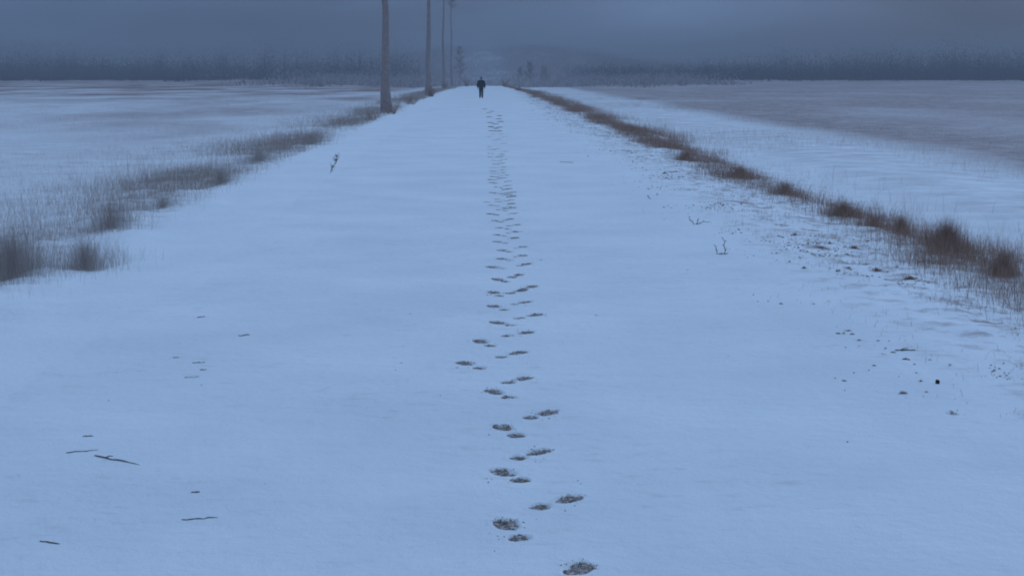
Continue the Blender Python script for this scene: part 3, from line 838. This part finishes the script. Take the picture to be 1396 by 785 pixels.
# ------------------------------------------------------------------ the walker
def skin_mesh(name, nodes, edges, mat, parent, sub=2):
    """nodes: key -> (x, y, z, r); one continuous surface grown round the edges"""
    keys = list(nodes); idx = {k: i for i, k in enumerate(keys)}
    me = bpy.data.meshes.new(name)
    me.from_pydata([nodes[k][:3] for k in keys], [(idx[a], idx[b]) for a, b in edges], [])
    o = link(bpy.data.objects.new(name, me), parent)
    md = o.modifiers.new('skin', 'SKIN'); md.use_smooth_shade = True
    for i, k in enumerate(keys):
        r = nodes[k][3]; me.skin_vertices[0].data[i].radius = (r, r) if not isinstance(r, tuple) else r
        me.skin_vertices[0].data[i].use_root = (i == 0)
    s = o.modifiers.new('sub', 'SUBSURF'); s.levels = s.render_levels = sub
    me.materials.append(mat)
    dg = bpy.context.evaluated_depsgraph_get()
    new = bpy.data.meshes.new_from_object(o.evaluated_get(dg))
    new.materials.clear(); new.materials.append(mat)
    o.modifiers.clear(); o.data = new; new.name = name
    return o

def walker():
    c = ground_at(656, 134.2); c.z = surf(c.x, c.y)
    root = thing('person', 'person in dark jacket and trousers walking away along the snowy road', 'person', c)
    # walking away (+y): one leg ahead, the other behind
    n = {'pelvis': (0, 0, .95, .12), 'waist': (0, 0, 1.10, .125), 'chest': (0, 0.01, 1.32, .145), 'neck0': (0, .02, 1.49, .07), 'neck': (0, .03, 1.54, .058),
         'head0': (0, .05, 1.60, .078), 'head1': (0, .055, 1.67, .092), 'head2': (0, .045, 1.735, .062),
         'nose': (0, .155, 1.645, .016), 'chin': (0, .12, 1.585, .03), 'ear_a': (-.09, .04, 1.655, .018), 'ear_b': (.09, .04, 1.655, .018)}
    e = [('pelvis', 'waist'), ('waist', 'chest'), ('chest', 'neck0'), ('neck0', 'neck'), ('neck', 'head0'), ('head0', 'head1'), ('head1', 'head2'),
         ('head1', 'nose'), ('head0', 'chin'), ('head1', 'ear_a'), ('head1', 'ear_b')]
    legs = {-1: (.10, .06), 1: (-.09, -.06)}      # knee, ankle y
    arms = {-1: (-.02, .03), 1: (.04, .12)}
    jn = {'b0': (0, 0, .80, .19), 'b1': (0, 0, 1.02, .195), 'b2': (0, .01, 1.22, .205), 'b3': (0, .01, 1.37, .185), 'b4': (0, .02, 1.50, .115)}
    je = [('b0', 'b1'), ('b1', 'b2'), ('b2', 'b3'), ('b3', 'b4')]
    tn = {'p': (0, 0, .93, .14)}; te = []
    for s in (-1, 1):
        kn, an = legs[s]; S = str(s)
        n.update({'hip' + S: (s * .09, 0, .90, .085), 'knee' + S: (s * .095, kn * .5, .50, .058), 'ank' + S: (s * .09, an, .10, .042), 'toe' + S: (s * .105, an + .14, .045, .035)})
        e += [('pelvis', 'hip' + S), ('hip' + S, 'knee' + S), ('knee' + S, 'ank' + S), ('ank' + S, 'toe' + S)]
        tn.update({'h' + S: (s * .085, 0, .86, .105), 'k' + S: (s * .085, kn * .5, .50, .085), 'a' + S: (s * .08, an, .11, .075)})
        te += [('p', 'h' + S), ('h' + S, 'k' + S), ('k' + S, 'a' + S)]
        el, wr = arms[s]
        n.update({'sh' + S: (s * .19, .01, 1.42, .06), 'el' + S: (s * .250, el * .5, 1.13, .044), 'wr' + S: (s * .245, wr, .88, .030), 'palm' + S: (s * .245, wr + .02, .81, .036)})
        e += [('chest', 'sh' + S), ('sh' + S, 'el' + S), ('el' + S, 'wr' + S), ('wr' + S, 'palm' + S)]
        for f, (oy, l) in enumerate(((.030, .072), (.010, .082), (-.010, .075), (-.028, .058))):
            n['f%d' % f + S] = (s * .240, wr + .02 + oy, .775, .0095); n['g%d' % f + S] = (s * .230, wr + .025 + oy, .775 - l * .6, .009); n['t%d' % f + S] = (s * .215, wr + .03 + oy, .775 - l, .0075)
            e += [('palm' + S, 'f%d' % f + S), ('f%d' % f + S, 'g%d' % f + S), ('g%d' % f + S, 't%d' % f + S)]
        n['th' + S] = (s * .230, wr + .065, .80, .011); n['tt' + S] = (s * .220, wr + .085, .765, .009)
        e += [('palm' + S, 'th' + S), ('th' + S, 'tt' + S)]
        jn.update({'s' + S: (s * .20, .01, 1.42, .095), 'e' + S: (s * .262, el * .5, 1.14, .098), 'w' + S: (s * .250, wr, .88, .074)})
        je += [('b3', 's' + S), ('s' + S, 'e' + S), ('e' + S, 'w' + S)]
    skin_mesh('body', n, e, M_SKIN, root)
    skin_mesh('jacket', jn, je, M_CLOTH, root)
    skin_mesh('trousers', tn, te, M_TROUS, root)
    for s in (-1, 1):
        an = legs[s][1]
        skin_mesh('boot', {'a': (s * .085, an, .20, .062), 'b': (s * .088, an, .07, .062), 'c': (s * .10, an + .10, .052, .052), 'd': (s * .108, an + .20, .045, .042)},
                  [('a', 'b'), ('b', 'c'), ('c', 'd')], M_BOOT, root)
    skin_mesh('cap', {'a': (0, .03, 1.655, .105), 'b': (0, .035, 1.72, .10), 'c': (0, .04, 1.775, .055)}, [('a', 'b'), ('b', 'c')], M_CLOTH, root)
    skin_mesh('scarf', {'a': (0, .0, 1.50, .10), 'b': (0, .02, 1.575, .085)}, [('a', 'b')], M_TROUS, root)
    root.scale = (1.10, 1.08, 1.0)
walker()

# ------------------------------------------------------------------ haze
def haze():
    x0, x1, y0, y1, z0, z1 = -1500, 1500, -100, 1800, -4, 30
    v = [(x, y, z) for z in (z0, z1) for y in (y0, y1) for x in (x0, x1)]
    o = bpy.data.meshes.new('haze')
    o.from_pydata(v, [], [(0, 2, 3, 1), (4, 5, 7, 6), (0, 1, 5, 4), (2, 6, 7, 3), (0, 4, 6, 2), (1, 3, 7, 5)])
    m = bpy.data.materials.new('haze_air'); m.use_nodes = True; nt = m.node_tree; nt.nodes.clear()
    out = nt.nodes.new('ShaderNodeOutputMaterial'); pv = nt.nodes.new('ShaderNodeVolumePrincipled')
    pv.inputs['Color'].default_value = (0.40, 0.43, 0.47, 1); pv.inputs['Density'].default_value = 0.0013
    nt.links.new(pv.outputs[0], out.inputs['Volume'])
    o.materials.append(m)
    ob = link(bpy.data.objects.new('haze', o)); tag(ob, kind='stuff')
haze()
